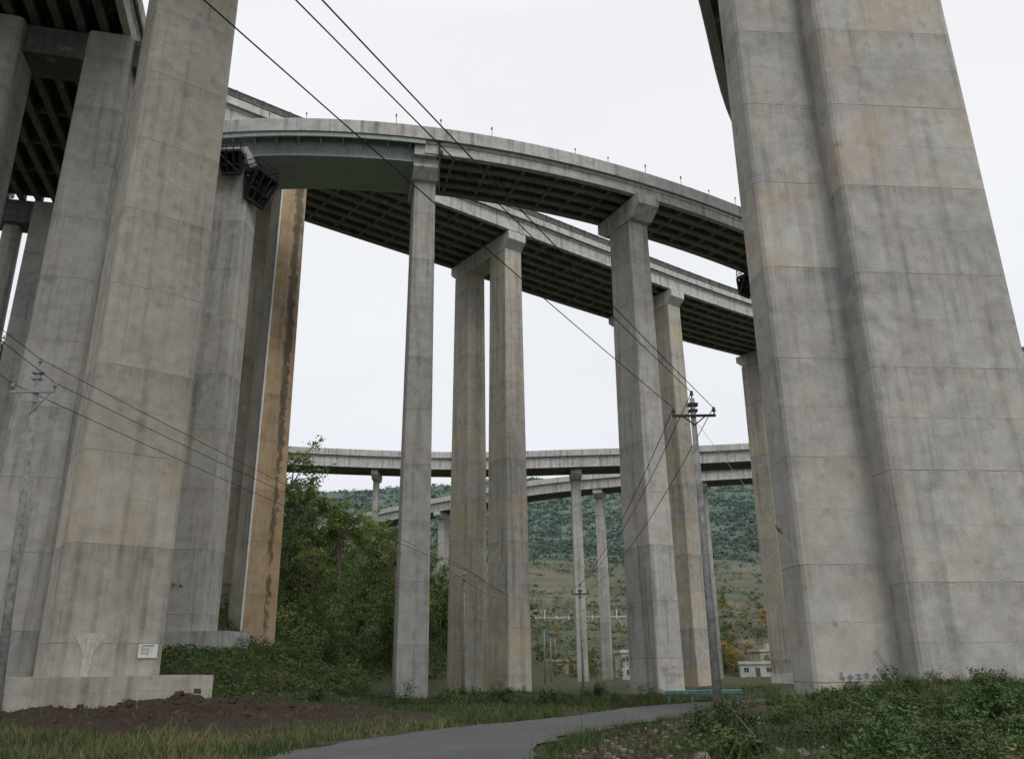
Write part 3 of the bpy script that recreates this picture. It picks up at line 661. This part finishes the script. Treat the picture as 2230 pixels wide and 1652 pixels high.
def tree(x,y,v,s,grp):
    z=g1(x,y); T=bpy.data.objects.new('tree',None); T.location=(x,y,z); T.rotation_euler=(0,0,random.uniform(0,6.28)); T.scale=(s*random.uniform(.9,1.15),s,s*random.uniform(.9,1.2)); COL.objects.link(T)
    for nm,me in zip(('trunk','crown'),VAR[v]):
        o=bpy.data.objects.new(nm,me); o.parent=T; COL.objects.link(o)
    tag(T,LB[v],'tree',group=grp)
placed=[]; cnt=0
for _ in range(9000):
    if cnt>=135: break
    y=random.uniform(72,152); x=y*random.uniform(-.36,.02)
    gz=float(G(np.array([x]),np.array([y]),False)[0])
    if gz<1.0: continue
    if any((x-a)**2+(y-b_)**2<(3.1 if y<95 else 4.7)**2 for a,b_ in placed): continue
    if math.hypot(x+21.2,y-69.3)<6.5 or math.hypot(x+25.6,y-75)<4: continue
    placed.append((x,y)); cnt+=1
    s=random.uniform(.5,1.05)*(.5 if y<88 else 1)
    tree(x,y,random.choices(range(8),[5,2.4,4.5,1.0,.9,2.8,.5,3.2])[0],s,'trees on the wooded slope')
for x,y,v,s in [(-27.5,101,5,1.3),(-24.5,99,7,1.1),(-30,99,7,1.1),(-21.5,103,5,1.1),(-18,106,7,1.0),(-16,109,5,.9),(-33,108,6,.95),(-13,118,1,1.0),(-10,120,3,.95),(-15,112,7,1.0)]: tree(x,y,v,s,'trees on the wooded slope')
for _ in range(26):
    y=random.uniform(85,125); x=-y*random.uniform(.56,.74); tree(x,y,random.choice([1,3,0,5]),random.uniform(.8,1.2),'trees on the wooded slope')
for _ in range(52):
    y=random.uniform(222,310); x=y*random.uniform(.21,.33); tree(x,y,random.choice([0,4,4,2,6,1,4]),random.uniform(.5,1.0),'trees around the valley houses')
for _ in range(38):
    y=random.uniform(185,290); x=y*random.uniform(.012,.18); tree(x,y,random.choice([0,4,1,2,3,4]),random.uniform(.4,.7),'trees around the valley houses')
def stuff(name,me,lab,cat):
    o=bpy.data.objects.new(name,me); COL.objects.link(o); tag(o,lab,cat,kind='stuff')
N=26000; yy=rng.uniform(290,800,N); xx=yy*rng.uniform(-.42,.42,N)
zz=G(xx,yy,False); dens=sst(310,420,yy+100*fbm(xx/45,yy/45,4)); keep=rng.random(N)<np.maximum(dens,.02); xx,yy,zz=xx[keep],yy[keep],zz[keep]; K=9
hh=rng.uniform(.35,.85,len(xx)); C=np.repeat(np.stack([xx,yy,zz+.8*hh],1),K,0); hs=np.repeat(hh,K)
off=rng.normal(size=C.shape)*np.array([1.5,1.5,.8])*hs[:,None]; C+=off
tone=.4*np.repeat(rng.random(len(xx)),K)+.4*np.clip(off[:,2]/3+.5,0,1)+.2*rng.random(len(C))
stuff('forest',npmesh('forest',leafquads(C,rng.uniform(.5,1.0,len(C)),.9),4,M_far,tone),'haze-tinted blue-green forest covering the mountain','forest')
N=9000; yy=rng.uniform(238,430,N); xx=yy*rng.uniform(-.35,.36,N); zz=G(xx,yy,False); dn=fbm(xx/25,yy/7,3); kp=dn>-.2; xx,yy,zz=xx[kp],yy[kp],zz[kp]; N=len(xx); K=9
C=np.repeat(np.stack([xx,yy,zz+.3],1),K,0); C+=rng.normal(size=C.shape)*np.array([1.0,1.0,.35])
tone=.55*np.repeat(rng.random(N),K)+.4*rng.random(N*K)
stuff('scrub',npmesh('scrub',leafquads(C,rng.uniform(.25,.55,len(C)),1.0),4,M_scrub,tone),'patchy green and brown scrub on the terraced slope','shrubs')
N=120000; yy=rng.uniform(46,135,N); xx=yy*rng.uniform(-.62,.02,N); zz=G(xx,yy,False); keep=(zz>.25)&(vn(xx/1.6,yy/1.6)>-.3)
xx,yy,zz=xx[keep],yy[keep],zz[keep]; hh=(.3+2.6*np.clip(vn(xx/2.3+5,yy/2.3)+.5,0,1)*np.clip((zz-.5)/2,0.1,1))*np.where(yy<72,.2,1)
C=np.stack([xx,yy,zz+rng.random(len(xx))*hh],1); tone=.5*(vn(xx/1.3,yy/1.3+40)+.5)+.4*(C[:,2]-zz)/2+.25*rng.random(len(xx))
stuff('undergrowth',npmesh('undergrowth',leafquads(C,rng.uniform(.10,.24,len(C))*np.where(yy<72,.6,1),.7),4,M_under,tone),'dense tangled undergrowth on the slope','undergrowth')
def grass(N,yr,xr,hr,wr,name,lab):
    yy=rng.uniform(yr[0]**.5,yr[1]**.5,N)**2; xx=yy*rng.uniform(xr[0],xr[1],N)
    rd=pdist(xx,yy,RP[::3]); heap=((xx+11)/8.5)**2+((yy-29.8)/6.6)**2; e=np.interp(yy,EY,EX)
    dn=vn(xx/1.2,yy/1.2)+.5*vn(xx/4+3,yy/4)
    keep=(rd>2.1+.8*vn(xx/.8,yy/.8)+.5*(yy<24))&((heap>1.0+.7*vn(xx,yy))|(rng.random(N)<.05))&(dn>-.2)
    keep&=~((xx>e+.5)&(xx<e+4.6+1.5*vn(xx/1.5,yy/1.5))&(yy<30)&(rng.random(N)<.7))
    xx,yy,dn=xx[keep],yy[keep],dn[keep]; zz=G(xx,yy); n_=len(xx)
    h=rng.uniform(hr[0],hr[1],n_)*(1+1.2*np.clip(dn,-.35,.6))*np.where(rng.random(n_)<.04,2.0,1); w_=rng.uniform(wr[0],wr[1],n_)*(.6+yy/60)
    a=rng.uniform(0,6.28,n_); lean=rng.normal(size=(n_,2))*.55*h[:,None]
    V=np.empty((n_,3,3)); V[:,0]=np.stack([xx-np.cos(a)*w_,yy-np.sin(a)*w_,zz-.03],1); V[:,1]=np.stack([xx+np.cos(a)*w_,yy+np.sin(a)*w_,zz-.03],1)
    V[:,2]=np.stack([xx+lean[:,0],yy+lean[:,1],zz+h],1)
    dry=(1-sst(22,30,yy))*(1-sst(-2,1,xx))*.42+.10
    tone=.42*(vn(xx/2.5+8,yy/2.5)+.5)+.25*rng.random(n_)+.5*(rng.random(n_)<dry*(.6+1.2*(vn(xx/3,yy/3+9)+.3)))
    stuff(name,npmesh(name,V.reshape(-1,3),3,M_grass,tone),lab,'grass')
grass(140000,(13,64),(-.68,.30),(.07,.24),(.010,.024),'grass','mixed green and straw-coloured verge grass')
grass(70000,(4,34),(.0,.72),(.08,.28),(.007,.014),'grass','rough grass on the mound beside the lane')
def bushmesh(seed,mat,R0=.6,nl=1500,ls=(.022,.05),tall=1.0):
    R=np.random.default_rng(seed); k=22; cl=R.normal(size=(k,3))*np.array([.42,.42,.0])*R0/.6; hgt=R.uniform(.08,.75,k)*tall*R0/.6*np.exp(-(cl[:,0]**2+cl[:,1]**2)*1.2); cl[:,2]=hgt
    idx=R.integers(0,k,nl); C=cl[idx]+R.normal(size=(nl,3))*.10*R0/.6
    st=R.random(nl)<.3; C[st,2]*=R.random(st.sum()); C[:,2]=np.abs(C[:,2]); t=R.random(k)
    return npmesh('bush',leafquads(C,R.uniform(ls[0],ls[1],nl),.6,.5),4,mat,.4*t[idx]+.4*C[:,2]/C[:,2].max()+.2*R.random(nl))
BM=[bushmesh(1,M_bush,nl=1700,ls=(.025,.06)),bushmesh(2,M_bush2,ls=(.045,.095),nl=800),bushmesh(3,M_bush,.8,2600),bushmesh(4,M_bush2,.7,1700,(.03,.07),tall=1.2),bushmesh(5,M_leafy,.45,260,(.02,.045),1.7),bushmesh(6,M_bush2,.5,600,(.03,.075),1.5)]
BL=['low leafy green bush','broad-leaved dark green bush','wide green bush','dense dark green bush','small yellowing weed clump','upright green weed clump']
def bush(x,y,s,k,grp,sz=None):
    o=bpy.data.objects.new('bush',BM[k]); o.location=(x,y,g1(x,y)-.05); o.rotation_euler=(0,0,random.uniform(0,6.28)); o.scale=(s,s,sz if sz else s*random.uniform(.8,1.3)); COL.objects.link(o)
    tag(o,BL[k]+' on rough ground','bush',group=grp)
c_=0
while c_<240:
    y=random.uniform(4.2,29); x=y*random.uniform(.10,.76); e=float(np.interp(y,EY,EX))
    if x<e+2.9 or (y>28.4 and x>9.5): continue
    if x<e+5.0 and random.random()<.68: continue
    s=random.uniform(.45,.95)*(1 if y<20 else .65); room=(1.20+.004*y-g1(x,y))/.85
    bush(x,y,s,random.choices(range(6),[4,3,3,4,1.0,3])[0],'bushes on the mound',max(.18,min(s*1.0,room))*random.uniform(.45,1.15)); c_+=1
for i in range(26):
    bush(random.uniform(10,21),random.uniform(27.6,29.3),random.uniform(.45,.8),random.choice([4,5,4,0]),'bushes on the mound')
for _ in range(50):
    y=random.uniform(43,64); x=y*random.uniform(-.34,.16)
    if math.hypot(x+7,y-61)<1.5: continue
    bush(x,y,random.uniform(.5,1.1),random.choice([0,1,2,4,5]),'bushes on the valley floor')
def rocks(name,mat,gen,N,sr,lab,seed):
    mb=MB(); rr=random.Random(seed)
    for _ in range(N):
        x,y=gen(rr)
        if min(np.hypot(RP[:,0]-x,RP[:,1]-y))<2.5: continue
        s=rr.uniform(*sr); z=g1(x,y); vs=[]
        for a,b_,c in((-1,-1,-1),(1,-1,-1),(1,1,-1),(-1,1,-1),(-.7,-.7,1),(.7,-.7,1),(.7,.7,1),(-.7,.7,1)):
            vs.append((x+a*s*rr.uniform(.5,1.1),y+b_*s*rr.uniform(.5,1.1),z+c*s*rr.uniform(.2,.75)))
        mb.add(vs,[(3,2,1,0),(4,5,6,7),(0,1,5,4),(1,2,6,5),(2,3,7,6),(3,0,4,7)])
    tag(obj(name,mb,mat),lab,'rubble',kind='stuff')
def mside(r): y=r.uniform(12,29); return float(np.interp(y,EY,EX))+abs(r.gauss(2.0,1.3)),y
rocks('rubble',M_rock,lambda r:(r.gauss(-3,6),r.gauss(49,2)) if r.random()<.4 else ((r.gauss(-9,2.5),r.gauss(41,1.5)) if r.random()<.3 else mside(r)),900,(.02,.12),'scattered broken stones along the verge',4)
rocks('rubble',M_clod,lambda r:(r.gauss(-11,4.8),r.gauss(30,3.2)) if r.random()<.55 else ((r.gauss(-13.3,.9),r.gauss(35.0,.7)) if r.random()<.15 else mside(r)),1900,(.02,.13),'dark clods of freshly turned soil',5)
# ---------------------------------------------------------------- light, sky, camera
W=bpy.data.worlds.new('World'); scene.world=W; W.use_nodes=True; n=NT(W.node_tree)
bg=W.node_tree.nodes['Background']; out=W.node_tree.nodes['World Output']
sky=n.new('ShaderNodeTexSky'); sky.sky_type='NISHITA'; sky.sun_disc=False; sky.sun_elevation=math.radians(48); sky.sun_rotation=math.radians(150); sky.air_density=1.5; sky.dust_density=4
n.L.new(sky.outputs[0],bg.inputs[0]); bg.inputs[1].default_value=.06
tc=n.new('ShaderNodeTexCoord').outputs['Generated']; sp=n.new('ShaderNodeSeparateXYZ'); n.L.new(tc,sp.inputs[0])
cl=n.noise(n.vm('MULTIPLY',tc,(1,1,2.2)),1.6,5,.5)
c=n.mix(n.mr(sp.outputs[2],.0,.55),(.78,.82,.885),(.90,.91,.935)); c=n.vm('SCALE',c,scale=n.mr(cl,.3,.7,.96,1.05))
c=n.vm('SCALE',c,scale=n.mr(sp.outputs[2],.68,1.0,1.0,2.5))
bg2=n.new('ShaderNodeBackground'); n.L.new(c,bg2.inputs[0]); bg2.inputs[1].default_value=1.02
mx=n.new('ShaderNodeMixShader'); mx.inputs[0].default_value=.95; n.L.new(bg.outputs[0],mx.inputs[1]); n.L.new(bg2.outputs[0],mx.inputs[2]); n.L.new(mx.outputs[0],out.inputs[0])
sl=bpy.data.lights.new('sun','SUN'); sl.energy=1.2; sl.angle=math.radians(25); sl.color=(1,.97,.93); so=bpy.data.objects.new('sun',sl); COL.objects.link(so)
so.rotation_euler=Vector((-.5,.75,-.95)).to_track_quat('-Z','Y').to_euler()
cam=bpy.data.cameras.new('camera'); cam.sensor_width=36; cam.lens=29.06; cam.clip_end=5000; co=bpy.data.objects.new('camera',cam); COL.objects.link(co)
R=Matrix.Rotation(math.radians(90+19.1),4,'X')@Matrix.Rotation(math.radians(-.66),4,'Z'); co.matrix_world=Matrix.Translation((0,0,ZC))@R
scene.camera=co
scene.view_settings.view_transform='Standard'; scene.view_settings.look='None'; scene.view_settings.exposure=0
